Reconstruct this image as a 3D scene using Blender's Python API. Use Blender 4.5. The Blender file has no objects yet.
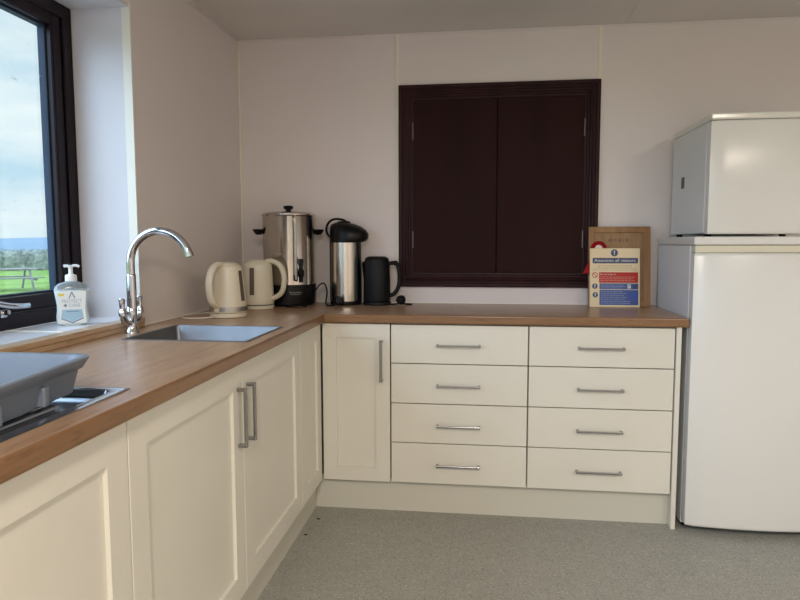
import bpy, bmesh, math, random
from mathutils import Vector, Matrix, Euler
random.seed(7)
PI = math.pi
S = bpy.context.scene
COL = S.collection
R = math.radians

# ------------------------------------------------------------------ materials
def mat(name, col, rough=0.5, metal=0.0, spec=0.5, coat=0.0, aniso=0.0):
    m = bpy.data.materials.new(name); m.use_nodes = True
    b = m.node_tree.nodes['Principled BSDF']
    b.inputs['Base Color'].default_value = (*col, 1)
    b.inputs['Roughness'].default_value = rough
    b.inputs['Metallic'].default_value = metal
    b.inputs['Specular IOR Level'].default_value = spec
    b.inputs['Coat Weight'].default_value = coat
    return m

def nodes(m):
    return m.node_tree.nodes, m.node_tree.links, m.node_tree.nodes['Principled BSDF']

def mottle(m, c1, c2, scale=40.0, stretch=(1, 1, 1), lo=0.35, hi=0.65, bump=0.0, detail=3.0, rot=(0, 0, 0)):
    """Base colour from noise between two colours, in object space."""
    n, l, b = nodes(m)
    tc = n.new('ShaderNodeTexCoord'); mp = n.new('ShaderNodeMapping')
    mp.inputs['Scale'].default_value = stretch
    mp.inputs['Rotation'].default_value = rot
    nz = n.new('ShaderNodeTexNoise'); nz.inputs['Scale'].default_value = scale
    nz.inputs['Detail'].default_value = detail
    cr = n.new('ShaderNodeValToRGB')
    cr.color_ramp.elements[0].position = lo; cr.color_ramp.elements[0].color = (*c1, 1)
    cr.color_ramp.elements[1].position = hi; cr.color_ramp.elements[1].color = (*c2, 1)
    l.new(tc.outputs['Object'], mp.inputs['Vector']); l.new(mp.outputs['Vector'], nz.inputs['Vector'])
    l.new(nz.outputs['Fac'], cr.inputs['Fac']); l.new(cr.outputs['Color'], b.inputs['Base Color'])
    if bump:
        bp = n.new('ShaderNodeBump'); bp.inputs['Strength'].default_value = bump
        bp.inputs['Distance'].default_value = 0.002
        l.new(nz.outputs['Fac'], bp.inputs['Height']); l.new(bp.outputs['Normal'], b.inputs['Normal'])
    return m

M = {}
M['cream'] = mottle(mat('cream_door_paint', (.60, .56, .42), .38), (.725, .695, .60), (.75, .72, .625), 3.0)
M['carcass'] = mat('cream_carcass', (.55, .52, .40), .5)
M['wall'] = mottle(mat('wall_panel', (.62, .56, .50), .45), (.775, .705, .675), (.805, .735, .705), 1.5)
M['reveal'] = mottle(mat('reveal_panel', (.70, .69, .69), .42), (.66, .66, .69), (.70, .70, .725), 2.0)
M['strip'] = mat('cream_cover_strip', (.86, .82, .68), .45)
M['white_strip'] = mat('ivory_corner_trim', (.86, .84, .74), .4)
M['sill'] = mottle(mat('white_sill_laminate', (.78, .80, .84), .25), (.78, .80, .84), (.83, .84, .87), 4)
M['ceiling'] = mottle(mat('ceiling_board', (.55, .52, .47), .7), (.71, .675, .635), (.75, .71, .67), 1.3)
M['kick'] = mat('kickboard_cream', (.62, .60, .51), .45)
M['mahogany'] = mottle(mat('dark_mahogany_paint', (.03, .012, .012), .42, 0, .18), (.022, .006, .0065), (.036, .010, .011), 12, (1, 1, .1))
M['hatch_door'] = mottle(mat('hatch_door_board', (.03, .014, .014), .55, 0, .10), (.021, .0062, .0055), (.027, .0082, .0072), 6, (1, 1, .15))
M['window_frame'] = mottle(mat('dark_window_frame', (.022, .012, .016), .35, 0, .2), (.008, .004, .007), (.014, .007, .010), 8, (1, 1, .2))
M['gasket'] = mat('window_gasket', (.03, .045, .07), .5, 0, .15)
M['chrome'] = mat('chrome', (.62, .62, .63), .10, 1)
M['steel'] = mat('polished_steel', (.60, .56, .50), .16, 1)
M['handle'] = mat('brushed_handle', (.30, .30, .30), .24, 1)
M['hinge'] = mat('hinge_metal', (.16, .13, .12), .4, 1)
M['white'] = mat('white_enamel', (.76, .755, .71), .22, 0, .5)
M['white2'] = mat('white_enamel_cool', (.74, .75, .75), .3)
M['offwhite'] = mat('fridge_cream_cap', (.72, .68, .53), .4)
M['dark'] = mat('dark_gap', (.006, .005, .005), .7, 0, .1)
M['black'] = mat('black_plastic', (.0035, .0035, .004), .36, 0, .28)
M['black_matt'] = mat('black_matt_plastic', (.004, .0045, .0055), .5, 0, .28)
M['kettle'] = mat('cream_plastic', (.74, .66, .50), .28, 0, .5)
M['kettle2'] = mat('cream_plastic_pale', (.73, .68, .53), .26, 0, .5)
M['gauge'] = mat('smoky_gauge', (.13, .10, .075), .2)
M['band'] = mat('steel_band', (.42, .39, .35), .3, 1)
M['grey_plastic'] = mottle(mat('grey_plastic', (.17, .205, .25), .38), (.155, .187, .235), (.175, .207, .255), 3)
M['pump'] = mat('white_pump', (.82, .85, .86), .3)
M['paper'] = mat('label_white', (.80, .84, .82), .4)
M['label_blue'] = mat('label_blue', (.36, .55, .66), .4)
M['label_dark'] = mat('label_print', (.17, .24, .32), .4)
M['label_grey'] = mat('label_grey_print', (.36, .46, .50), .4)
M['label_yellow'] = mat('label_yellow', (.75, .58, .08), .4)
M['sign_board'] = mat('sign_cream_board', (.80, .64, .39), .3)
M['sign_blue'] = mat('sign_blue', (.035, .075, .27), .35)
M['sign_blue2'] = mat('sign_bright_blue', (.02, .07, .36), .35)
M['sign_navy'] = mat('sign_navy', (.02, .035, .12), .35)
M['sign_red'] = mat('sign_red', (.48, .02, .012), .4, 0, .3)
M['sign_white'] = mat('sign_white_print', (.72, .70, .66), .4)
M['sign_pink'] = mat('sign_pale_red_print', (.68, .30, .24), .4)
M['sign_pale'] = mat('sign_pale_blue_print', (.26, .32, .50), .4)
M['sign_grey'] = mat('sign_grey_print', (.45, .38, .26), .4)
M['rosette'] = mat('red_ribbon', (.33, .006, .010), .6, 0, .2)
M['ivory'] = mat('ivory_button', (.82, .74, .64), .5)
M['frame_wood'] = mottle(mat('oak_frame', (.33, .17, .055), .4), (.26, .12, .032), (.36, .18, .055), 30, (1, 1, .12), bump=.1)
M['frame_panel'] = mottle(mat('oak_panel', (.30, .17, .07), .45), (.26, .14, .05), (.33, .185, .07), 60, (1, 1, .3), bump=.1)
M['frame_print'] = mat('engraved_print', (.20, .11, .05), .5)
M['white_cord'] = mat('white_cord', (.74, .70, .64), .45)
M['picnic'] = mottle(mat('weathered_timber', (.30, .29, .28), .8), (.26, .26, .26), (.36, .35, .34), 9, (1, .2, 1))
M['crumb'] = mat('dark_crumb', (.03, .02, .012), .8)

# laminate worktop: grain along one axis
def laminate(name, axis, edge=False):
    m = mat(name, (.42, .25, .13), .30, 0, .5)
    n, l, b = nodes(m)
    tc = n.new('ShaderNodeTexCoord'); mp = n.new('ShaderNodeMapping')
    mp.inputs['Scale'].default_value = (1.6, 26, 26) if axis == 'x' else (26, 1.6, 26)
    nz = n.new('ShaderNodeTexNoise'); nz.inputs['Scale'].default_value = 1.6; nz.inputs['Detail'].default_value = 6; nz.inputs['Roughness'].default_value = .62
    cr = n.new('ShaderNodeValToRGB')
    e = cr.color_ramp.elements
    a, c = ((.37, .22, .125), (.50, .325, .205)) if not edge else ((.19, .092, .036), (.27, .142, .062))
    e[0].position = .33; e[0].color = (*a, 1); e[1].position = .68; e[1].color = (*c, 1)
    # short dark flecks
    mp2 = n.new('ShaderNodeMapping'); mp2.inputs['Scale'].default_value = (14, 130, 130) if axis == 'x' else (130, 14, 130)
    n2 = n.new('ShaderNodeTexNoise'); n2.inputs['Scale'].default_value = 1.0; n2.inputs['Detail'].default_value = 2
    c2 = n.new('ShaderNodeValToRGB'); c2.color_ramp.elements[0].position = .30; c2.color_ramp.elements[0].color = (.72, .68, .64, 1)
    c2.color_ramp.elements[1].position = .45; c2.color_ramp.elements[1].color = (1, 1, 1, 1)
    mx = n.new('ShaderNodeMix'); mx.data_type = 'RGBA'; mx.blend_type = 'MULTIPLY'; mx.inputs['Factor'].default_value = .8
    l.new(tc.outputs['Object'], mp.inputs['Vector']); l.new(mp.outputs['Vector'], nz.inputs['Vector'])
    l.new(tc.outputs['Object'], mp2.inputs['Vector']); l.new(mp2.outputs['Vector'], n2.inputs['Vector'])
    l.new(nz.outputs['Fac'], cr.inputs['Fac']); l.new(n2.outputs['Fac'], c2.inputs['Fac'])
    l.new(cr.outputs['Color'], mx.inputs['A']); l.new(c2.outputs['Color'], mx.inputs['B'])
    l.new(mx.outputs['Result'], b.inputs['Base Color'])
    return m
M['wood_x'] = laminate('beech_laminate_x', 'x')
M['wood_y'] = laminate('beech_laminate_y', 'y')
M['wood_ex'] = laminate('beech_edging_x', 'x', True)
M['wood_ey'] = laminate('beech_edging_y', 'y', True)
M['upstand'] = laminate('beech_upstand', 'y')
for _n in M['upstand'].node_tree.nodes:
    if _n.type == 'VALTORGB' and _n.color_ramp.elements[0].color[0] < .5:
        _n.color_ramp.elements[0].color = (.46, .31, .18, 1); _n.color_ramp.elements[1].color = (.58, .41, .26, 1)

# speckled vinyl floor with one weld seam
def floor_mat():
    m = mat('speckled_vinyl', (.26, .25, .21), .55)
    n, l, b = nodes(m)
    tc = n.new('ShaderNodeTexCoord')
    v = n.new('ShaderNodeTexVoronoi'); v.inputs['Scale'].default_value = 230
    cr = n.new('ShaderNodeValToRGB'); cr.color_ramp.interpolation = 'CONSTANT'
    e = cr.color_ramp.elements
    e[0].position = 0; e[0].color = (.265, .262, .23, 1); e[1].position = .22; e[1].color = (.345, .342, .302, 1)
    x = e.new(.55); x.color = (.395, .39, .35, 1)
    x = e.new(.84); x.color = (.50, .495, .45, 1)
    nz = n.new('ShaderNodeTexNoise'); nz.inputs['Scale'].default_value = 9; nz.inputs['Detail'].default_value = 4
    c2 = n.new('ShaderNodeValToRGB'); c2.color_ramp.elements[0].color = (.90, .90, .90, 1); c2.color_ramp.elements[1].color = (1.05, 1.05, 1.05, 1)
    mx = n.new('ShaderNodeMix'); mx.data_type = 'RGBA'; mx.blend_type = 'MULTIPLY'; mx.inputs['Factor'].default_value = 1
    sp = n.new('ShaderNodeSeparateXYZ')
    sub = n.new('ShaderNodeMath'); sub.operation = 'SUBTRACT'; sub.inputs[1].default_value = 1.165
    ab = n.new('ShaderNodeMath'); ab.operation = 'ABSOLUTE'
    lt = n.new('ShaderNodeMath'); lt.operation = 'LESS_THAN'; lt.inputs[1].default_value = .0022
    ms = n.new('ShaderNodeMath'); ms.operation = 'MULTIPLY'; ms.inputs[1].default_value = .12
    mx2 = n.new('ShaderNodeMix'); mx2.data_type = 'RGBA'; mx2.inputs['B'].default_value = (.16, .155, .13, 1)
    l.new(tc.outputs['Object'], v.inputs['Vector']); l.new(v.outputs['Color'], cr.inputs['Fac'])
    l.new(tc.outputs['Object'], nz.inputs['Vector']); l.new(nz.outputs['Fac'], c2.inputs['Fac'])
    l.new(cr.outputs['Color'], mx.inputs['A']); l.new(c2.outputs['Color'], mx.inputs['B'])
    l.new(tc.outputs['Object'], sp.inputs[0]); l.new(sp.outputs['X'], sub.inputs[0]); l.new(sub.outputs[0], ab.inputs[0])
    l.new(ab.outputs[0], lt.inputs[0]); l.new(lt.outputs[0], ms.inputs[0]); l.new(ms.outputs[0], mx2.inputs['Factor'])
    l.new(mx.outputs['Result'], mx2.inputs['A']); l.new(mx2.outputs['Result'], b.inputs['Base Color'])
    return m
M['floor'] = floor_mat()

# brushed stainless
def brushed(name, col, rough, stretch, bump=.15):
    m = mat(name, col, rough, 1)
    n, l, b = nodes(m)
    tc = n.new('ShaderNodeTexCoord'); mp = n.new('ShaderNodeMapping'); mp.inputs['Scale'].default_value = stretch
    nz = n.new('ShaderNodeTexNoise'); nz.inputs['Scale'].default_value = 30; nz.inputs['Detail'].default_value = 3
    mr = n.new('ShaderNodeMapRange'); mr.inputs['To Min'].default_value = rough * .75; mr.inputs['To Max'].default_value = rough * 1.3
    l.new(tc.outputs['Object'], mp.inputs['Vector']); l.new(mp.outputs['Vector'], nz.inputs['Vector'])
    l.new(nz.outputs['Fac'], mr.inputs['Value']); l.new(mr.outputs['Result'], b.inputs['Roughness'])
    return m
M['sink'] = brushed('brushed_sink_steel', (.25, .26, .275), .40, (1, 8, 1))
M['airpot_steel'] = brushed('brushed_airpot_steel', (.62, .58, .50), .24, (1, 1, .05))
M['tray'] = brushed('drainer_steel', (.50, .52, .55), .16, (4, 1, 1))

def glass_mat():
    m = bpy.data.materials.new('window_glass'); m.use_nodes = True
    n, l = m.node_tree.nodes, m.node_tree.links
    n.clear()
    out = n.new('ShaderNodeOutputMaterial'); mx = n.new('ShaderNodeMixShader'); mx2 = n.new('ShaderNodeMixShader')
    tr = n.new('ShaderNodeBsdfTransparent'); tr.inputs[0].default_value = (.95, .97, .965, 1)
    gl = n.new('ShaderNodeBsdfGlossy'); gl.inputs['Roughness'].default_value = .02
    df = n.new('ShaderNodeBsdfDiffuse'); df.inputs[0].default_value = (.8, .82, .82, 1)
    lw = n.new('ShaderNodeLayerWeight'); pw = n.new('ShaderNodeMath'); pw.operation = 'POWER'; pw.inputs[1].default_value = 4
    fr = n.new('ShaderNodeMath'); fr.operation = 'MULTIPLY_ADD'; fr.inputs[1].default_value = .8; fr.inputs[2].default_value = .03
    l.new(lw.outputs['Facing'], pw.inputs[0]); l.new(pw.outputs[0], fr.inputs[0])
    tc = n.new('ShaderNodeTexCoord'); nz = n.new('ShaderNodeTexNoise'); nz.inputs['Scale'].default_value = 55; nz.inputs['Detail'].default_value = 2
    cr = n.new('ShaderNodeValToRGB'); cr.color_ramp.elements[0].position = .70; cr.color_ramp.elements[1].position = .80
    cr.color_ramp.elements[1].color = (.35, .35, .35, 1)
    l.new(tc.outputs['Object'], nz.inputs['Vector']); l.new(nz.outputs['Fac'], cr.inputs['Fac'])
    l.new(fr.outputs[0], mx.inputs[0]); l.new(tr.outputs[0], mx.inputs[1]); l.new(gl.outputs[0], mx.inputs[2])
    l.new(cr.outputs['Color'], mx2.inputs[0]); l.new(mx.outputs[0], mx2.inputs[1]); l.new(df.outputs[0], mx2.inputs[2])
    l.new(mx2.outputs[0], out.inputs[0])
    return m
M['glass'] = glass_mat()
def soap_mat():
    m = mat('clear_bottle_plastic', (.70, .78, .80), .12)
    b = m.node_tree.nodes['Principled BSDF']
    b.inputs['Transmission Weight'].default_value = .75; b.inputs['IOR'].default_value = 1.3
    return m
M['soap'] = soap_mat()
M['liquid'] = mat('pearl_soap', (.66, .76, .78), .25)
M['grass'] = mottle(mat('lawn_grass', (.13, .30, .04), .9), (.14, .27, .035), (.26, .42, .085), .8, bump=0, detail=8)
M['hedge'] = mottle(mat('hedge_leaves', (.10, .13, .08), .8), (.13, .155, .125), (.40, .43, .38), 2.5, detail=8, lo=.3, hi=.7)
M['hill'] = mottle(mat('far_hill_blue', (.16, .26, .36), 1), (.17, .26, .34), (.22, .31, .39), .02, detail=4)  # blue of distance put into the hill colour

# ------------------------------------------------------------------ geometry helpers (all return a bmesh)
def box(x0, x1, y0, y1, z0, z1, bev=0.0, seg=2, bm=None):
    own = bmesh.new()
    bmesh.ops.create_cube(own, size=1)
    for v in own.verts:
        v.co = Vector(((x0 + x1) / 2 + v.co.x * (x1 - x0), (y0 + y1) / 2 + v.co.y * (y1 - y0), (z0 + z1) / 2 + v.co.z * (z1 - z0)))
    if bev:
        bmesh.ops.bevel(own, geom=own.edges[:], offset=bev, segments=seg, profile=.5, affect='EDGES')
    return merge(bm, own)

def merge(bm, other):
    if bm is None: return other
    me = bpy.data.meshes.new('tmp'); other.to_mesh(me); other.free()
    bm.from_mesh(me); bpy.data.meshes.remove(me)
    return bm

def lathe(prof, n=48, bm=None, cx=0, cy=0, sx=1, sy=1):
    """prof: list of (r, z) from bottom to top; r=0 closes on the axis."""
    own = bmesh.new(); rings = []
    for r, z in prof:
        if r < 1e-6:
            rings.append([own.verts.new((cx, cy, z))])
        else:
            rings.append([own.verts.new((cx + r * sx * math.cos(2 * PI * i / n), cy + r * sy * math.sin(2 * PI * i / n), z)) for i in range(n)])
    for a, b in zip(rings, rings[1:]):
        if len(a) == 1 and len(b) == 1: continue
        for i in range(n):
            j = (i + 1) % n
            if len(a) == 1: own.faces.new((a[0], b[j], b[i]))
            elif len(b) == 1: own.faces.new((a[i], a[j], b[0]))
            else: own.faces.new((a[i], a[j], b[j], b[i]))
    if len(rings[0]) > 1: own.faces.new(list(reversed(rings[0])))
    if len(rings[-1]) > 1: own.faces.new(rings[-1])
    bmesh.ops.recalc_face_normals(own, faces=own.faces[:])
    return merge(bm, own)

def smooth_path(pts, k=6):
    """Catmull-Rom through the points."""
    P = [Vector(p) for p in pts]; out = []
    for i in range(len(P) - 1):
        p0 = P[max(i - 1, 0)]; p1 = P[i]; p2 = P[i + 1]; p3 = P[min(i + 2, len(P) - 1)]
        for j in range(k):
            t = j / k
            out.append(.5 * ((2 * p1) + (p2 - p0) * t + (2 * p0 - 5 * p1 + 4 * p2 - p3) * t * t + (3 * p1 - p0 - 3 * p2 + p3) * t ** 3))
    out.append(P[-1]); return out

def tube(pts, r, n=12, bm=None, flat=None, up=None, smooth=0):
    """Sweep a circle (or an ellipse: flat=(a,b), a along `up`-cross) along pts. r may be a list."""
    if smooth: pts = smooth_path(pts, smooth)
    P = [Vector(p) for p in pts]; own = bmesh.new(); rings = []
    prev = Vector(up) if up else None
    for i, p in enumerate(P):
        t = (P[min(i + 1, len(P) - 1)] - P[max(i - 1, 0)]).normalized()
        if prev is None:
            prev = Vector((0, 0, 1)) if abs(t.z) < .9 else Vector((1, 0, 0))
        u = (prev - t * prev.dot(t))
        u.normalize(); prev = u if not up else Vector(up)
        w = t.cross(u)
        rr = r[min(int(i * len(r) / len(P)), len(r) - 1)] if isinstance(r, (list, tuple)) else r
        a, b = flat if flat else (rr, rr)
        rings.append([own.verts.new(p + u * (a * math.cos(2 * PI * k / n)) + w * (b * math.sin(2 * PI * k / n))) for k in range(n)])
    for A, B in zip(rings, rings[1:]):
        for k in range(n):
            own.faces.new((A[k], A[(k + 1) % n], B[(k + 1) % n], B[k]))
    own.faces.new(list(reversed(rings[0]))); own.faces.new(rings[-1])
    bmesh.ops.recalc_face_normals(own, faces=own.faces[:])
    return merge(bm, own)

def rrect(hx, hy, r, k=5):
    """2D rounded rectangle outline, counter-clockwise."""
    out = []
    for cx, cy, a0 in ((hx - r, hy - r, 0), (-hx + r, hy - r, 90), (-hx + r, -hy + r, 180), (hx - r, -hy + r, 270)):
        for j in range(k + 1):
            a = R(a0 + 90 * j / k); out.append((cx + r * math.cos(a), cy + r * math.sin(a)))
    return out

def loft(loops, bm=None, cap0=True, cap1=True):
    """Skin same-length closed loops of 3D points."""
    own = bmesh.new(); rg = [[own.verts.new(p) for p in L] for L in loops]
    n = len(rg[0])
    for A, B in zip(rg, rg[1:]):
        for k in range(n): own.faces.new((A[k], A[(k + 1) % n], B[(k + 1) % n], B[k]))
    if cap0: own.faces.new(list(reversed(rg[0])))
    if cap1: own.faces.new(rg[-1])
    bmesh.ops.recalc_face_normals(own, faces=own.faces[:])
    return merge(bm, own)

def move(bm, T):
    bmesh.ops.transform(bm, matrix=T, verts=bm.verts[:]); return bm

def obj(name, bm, m, parent=None, smooth=False, loc=None, world=False):
    """Link one mesh object.  world=True: bm is in world coords, re-based to the parent's frame."""
    if parent is not None and world:
        move(bm, root_mx[parent.name].inverted())
    me = bpy.data.meshes.new(name); bm.to_mesh(me); bm.free()
    for mm in (m if isinstance(m, (list, tuple)) else [m]): me.materials.append(mm)
    if smooth:
        for p in me.polygons: p.use_smooth = True
        try: me.set_sharp_from_angle(angle=R(38))
        except Exception: pass
    o = bpy.data.objects.new(name, me); COL.objects.link(o)
    if parent is not None: o.parent = parent
    if loc: o.location = loc
    return o

root_mx = {}
def thing(name, label, cat, loc=(0, 0, 0), rot=(0, 0, 0), group=None):
    o = bpy.data.objects.new(name, None); COL.objects.link(o)
    o.empty_display_size = .05
    o.location = loc; o.rotation_euler = rot
    root_mx[o.name] = Matrix.Translation(loc) @ Euler(rot).to_matrix().to_4x4()
    return tag(o, label, cat, group)

def tag(o, label, cat, group=None):
    o['label'] = label; o['category'] = cat
    if group: o['group'] = group
    return o

def struct(name, bm, m, parent=None, smooth=False):
    o = obj(name, bm, m, parent, smooth)
    o['kind'] = 'structure'
    return o

def text_bm(s, size, w=None, depth=.0003, align='CENTER'):
    """Flat lettering in the local XZ plane facing -Y; baseline at z=0."""
    c = bpy.data.curves.new('txt', 'FONT'); c.body = s; c.size = size; c.align_x = align; c.extrude = depth
    c.resolution_u = 2
    o = bpy.data.objects.new('txt', c); COL.objects.link(o)
    dg = bpy.context.evaluated_depsgraph_get(); dg.update()
    me = bpy.data.meshes.new_from_object(o.evaluated_get(dg))
    bm = bmesh.new(); bm.from_mesh(me)
    bpy.data.objects.remove(o); bpy.data.curves.remove(c); bpy.data.meshes.remove(me)
    if w:
        xs = [v.co.x for v in bm.verts]; k = w / (max(xs) - min(xs))
        move(bm, Matrix.Diagonal((k, 1, 1, 1)))
    move(bm, Matrix.Rotation(PI / 2, 4, 'X'))
    return bm

# ------------------------------------------------------------------ key dimensions (metres)
H, T = .91, .0384            # worktop top and thickness
WX, WY, XE = .588, .567, 2.130  # front edges of the two runs, right end of the back run
D, DY = .563, .542            # door fronts
PB = .148                    # bottom of the doors
HC = 2.276                   # ceiling
RX, RZ = 4.3, -5.6           # right wall x, wall behind the camera y
RY = -1.065                  # right reveal of the window
WL = -3.55                   # left reveal (out of view), extended to let in more light
SZ = .945                    # sill height
WT = 2.082                   # head of the opening

# ------------------------------------------------------------------ room shell
struct('floor', box(-.02, RX, RZ, .02, -.05, 0), M['floor'])
struct('ceiling', box(-.33, RX, RZ, .02, HC, HC + .05), M['ceiling'])
struct('wall_back', box(-.33, RX, 0, .1, 0, HC), M['wall'])
struct('wall_right', box(RX, RX + .1, RZ - .1, .1, 0, HC), M['wall'])
BX0, BX1, BZ0, BZ1 = .45, 3.25, .92, 2.12       # opening of the window added behind the camera for fill light
bm = box(-.33, BX0, RZ - .1, RZ, 0, HC); box(BX1, RX, RZ - .1, RZ, 0, HC, bm=bm)
box(BX0, BX1, RZ - .1, RZ, 0, BZ0, bm=bm); box(BX0, BX1, RZ - .1, RZ, BZ1, HC, bm=bm)
struct('wall_front', bm, M['wall'])
bm = box(-.33, 0, RY, 0, 0, HC)
box(-.33, 0, RZ, WL, 0, HC, bm=bm)
box(-.33, 0, WL, RY, 0, SZ - .012, bm=bm)
box(-.33, 0, WL, RY, WT, HC, bm=bm)
struct('wall_left', bm, M['wall'])
# thin lining boards of the window recess, whiter than the wall
bm = box(-.225, -.002, RY - .004, RY + .001, SZ, WT)
box(-.225, -.002, WL, RY, WT - .004, WT + .001, bm=bm)
struct('trim_1', bm, M['reveal'])
# ivory angle trim on the recess corner
bm = box(-.030, .0025, RY - .007, RY + .002, SZ - .03, HC)
struct('trim_2', bm, M['white_strip'])
# cover strips between wall panels, corner bead, ceiling bead
struct('trim_3', box(.833, .850, -.005, 0, H, HC, .0015), M['strip'])
struct('trim_4', box(1.832, 1.849, -.005, 0, H, HC, .0015), M['strip'])
struct('trim_5', box(.0, .010, -.010, 0, H, HC, .002), M['strip'])
bm = box(.01, RX, -.008, 0, HC - .008, HC, .002)
struct('trim_6', bm, M['wall'])
struct('trim_7', box(0, .008, RZ, 0, HC - .008, HC, .002), M['wall'])
# thin ceiling board joint
struct('trim_8', box(1.95, 1.956, RZ, -.01, HC - .002, HC, 0), M['ceiling'])
# sealant beads along the back of the worktop
struct('trim_9', box(0, .006, RY, 0, H, H + .006, .002), M['white_strip'])
struct('trim_10', box(.006, XE, -.005, 0, H, H + .005, .0015), M['white_strip'])
# kickboards
bm = box(D - .062, D - .042, -3.4, -DY + .04, 0, PB + .002)
struct('baseboard_left', bm, M['kick'])
struct('baseboard_back', box(D - .042, 2.088, -DY + .042, -DY + .06, 0, PB + .002), M['kick'])

# ------------------------------------------------------------------ window
win = bpy.data.objects.new('window_1', None); COL.objects.link(win); win['kind'] = 'structure'
win.location = (-.23, RY, SZ); root_mx['window_1'] = Matrix.Translation(win.location)
def rect_frame(x0, x1, ya, yb, za, zb, w, bev=.004, bm=None):
    """Mitred-looking rectangular frame in the y-z plane."""
    bm = box(x0, x1, yb - w, yb, za, zb, bev, bm=bm)
    box(x0, x1, ya, ya + w, za, zb, bev, bm=bm)
    box(x0, x1, ya + w - .002, yb - w + .002, za, za + w, bev, bm=bm)
    box(x0, x1, ya + w - .002, yb - w + .002, zb - w, zb, bev, bm=bm)
    return bm
y_m = -1.96                                            # mullion between the two casements (out of view)
bm = rect_frame(-.30, -.23, WL, RY, SZ, WT, .050)
box(-.30, -.23, y_m - .03, y_m + .03, SZ, WT, .004, bm=bm)
obj('window_frame', bm, M['window_frame'], win, world=True)
for ya, yb in ((y_m + .03, RY - .05), (WL + .05, y_m - .03)):
    s = obj('window_sash', rect_frame(-.285, -.238, ya + .003, yb - .003, SZ + .053, WT - .036, .052, .007), M['window_frame'], win, world=True)
    obj('glazing_gasket', rect_frame(-.290, -.262, ya + .05, yb - .05, SZ + .100, WT - .083, .012, .002), M['gasket'], s, world=False)
    s.children[0].data.transform(root_mx['window_1'].inverted())
    g = obj('window_pane', box(-.276, -.272, ya + .055, yb - .055, SZ + .105, WT - .088), M['glass'], s)
    g.data.transform(root_mx['window_1'].inverted())
# casement handle on the bottom rail of the nearer sash
hz = 1.010; hx = -.232
bm = box(hx - .008, hx + .004, -1.50, -1.47, hz - .022, hz + .006, .003)
tube([(hx + .004, -1.485, hz - .006), (hx + .020, -1.485, hz - .004)], .008, bm=bm)
wh = obj('window_handle', bm, M['chrome'], win, True, world=True)
bm = tube([(hx + .022, -1.56, hz + .034), (hx + .024, -1.49, hz + .018), (hx + .026, -1.44, hz + .012), (hx + .024, -1.395, hz + .010)], .007, 10, flat=(.009, .005), up=(0, 0, 1), smooth=5)
lv = obj('handle_lever', bm, M['chrome'], wh, True)
lv.data.transform(root_mx['window_1'].inverted())
# white laminate sill with a joint strip across it
bm = box(-.23, -.03, WL, RY - .004, SZ - .012, SZ)
sl = obj('window_sill', bm, M['sill'], win, world=True)
b2 = obj('joint_strip', box(-.23, -.03, -1.485, -1.470, SZ, SZ + .002, .0008), M['white_strip'], sl)
b2.data.transform(root_mx['window_1'].inverted())

# unseen window added in the wall behind the camera for frontal daylight
w2 = bpy.data.objects.new('fill_window', None); COL.objects.link(w2); w2['kind'] = 'structure'
bm = box(BX0, BX0 + .06, RZ - .09, RZ - .03, BZ0, BZ1, .004); box(BX1 - .06, BX1, RZ - .09, RZ - .03, BZ0, BZ1, .004, bm=bm)
box(BX0, BX1, RZ - .09, RZ - .03, BZ0, BZ0 + .06, .004, bm=bm); box(BX0, BX1, RZ - .09, RZ - .03, BZ1 - .06, BZ1, .004, bm=bm)
xm_ = (BX0 + BX1) / 2; box(xm_ - .04, xm_ + .04, RZ - .089, RZ - .031, BZ0 + .05, BZ1 - .05, .004, bm=bm)
obj('window_frame', bm, M['window_frame'], w2)
for xa, xb in ((BX0 + .06, xm_ - .04), (xm_ + .04, BX1 - .06)):
    obj('window_pane', box(xa, xb, RZ - .064, RZ - .060, BZ0 + .06, BZ1 - .06), M['glass'], w2)

# ------------------------------------------------------------------ worktop (with sink and drainer cut-outs)
SX0, SX1, SY0, SY1 = .112, .538, -1.395, -1.018
def slab(x0, x1, y0, y1, front):
    """Slab with rounded front edge; front is '+x' or '-y'."""
    bm = box(x0, x1, y0, y1, H - T, H)
    es = []
    for e in bm.edges:
        a, b = e.verts
        if front == '+x' and abs(a.co.x - x1) < 1e-5 and abs(b.co.x - x1) < 1e-5 and abs(a.co.z - b.co.z) < 1e-5: es.append(e)
        if front == '-y' and abs(a.co.y - y0) < 1e-5 and abs(b.co.y - y0) < 1e-5 and abs(a.co.z - b.co.z) < 1e-5: es.append(e)
    bmesh.ops.bevel(bm, geom=es, offset=.006, segments=3, profile=.5, affect='EDGES')
    return bm
def slab_hole(x0, x1, ys, holes):
    """Left run built of quads with rectangular openings; ys sorted y cuts; holes = {(ya,yb):(xa,xb)}."""
    bm = None
    for ya, yb in zip(ys, ys[1:]):
        if (ya, yb) in holes:
            xa, xb = holes[(ya, yb)]
            bm = box(x0, xa, ya, yb, H - T, H, bm=bm)
            own = slab(xb, x1, ya, yb, '+x')
        else:
            own = slab(x0, x1, ya, yb, '+x')
        bm = merge(bm, own)
    return bm
TR0, TR1, TRY = .03, .530, -2.066      # drainer tray footprint
ys = [-3.4, TRY - .640, TRY - .010, SY0 + .006, SY1 - .006, -.0005]
bm = slab_hole(.0005, WX, ys, {(ys[1], ys[2]): (TR1 - .460, TR1 - .010), (ys[3], ys[4]): (SX0 + .006, SX1 - .006)})
for f in bm.faces:
    c = f.calc_center_median()
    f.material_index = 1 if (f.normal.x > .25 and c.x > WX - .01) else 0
back = slab(WX - .0001, XE, -WY, -.0005, '-y')
for f in back.faces:
    c = f.calc_center_median()
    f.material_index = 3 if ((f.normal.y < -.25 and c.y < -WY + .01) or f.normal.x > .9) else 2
bm = merge(bm, back)
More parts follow.
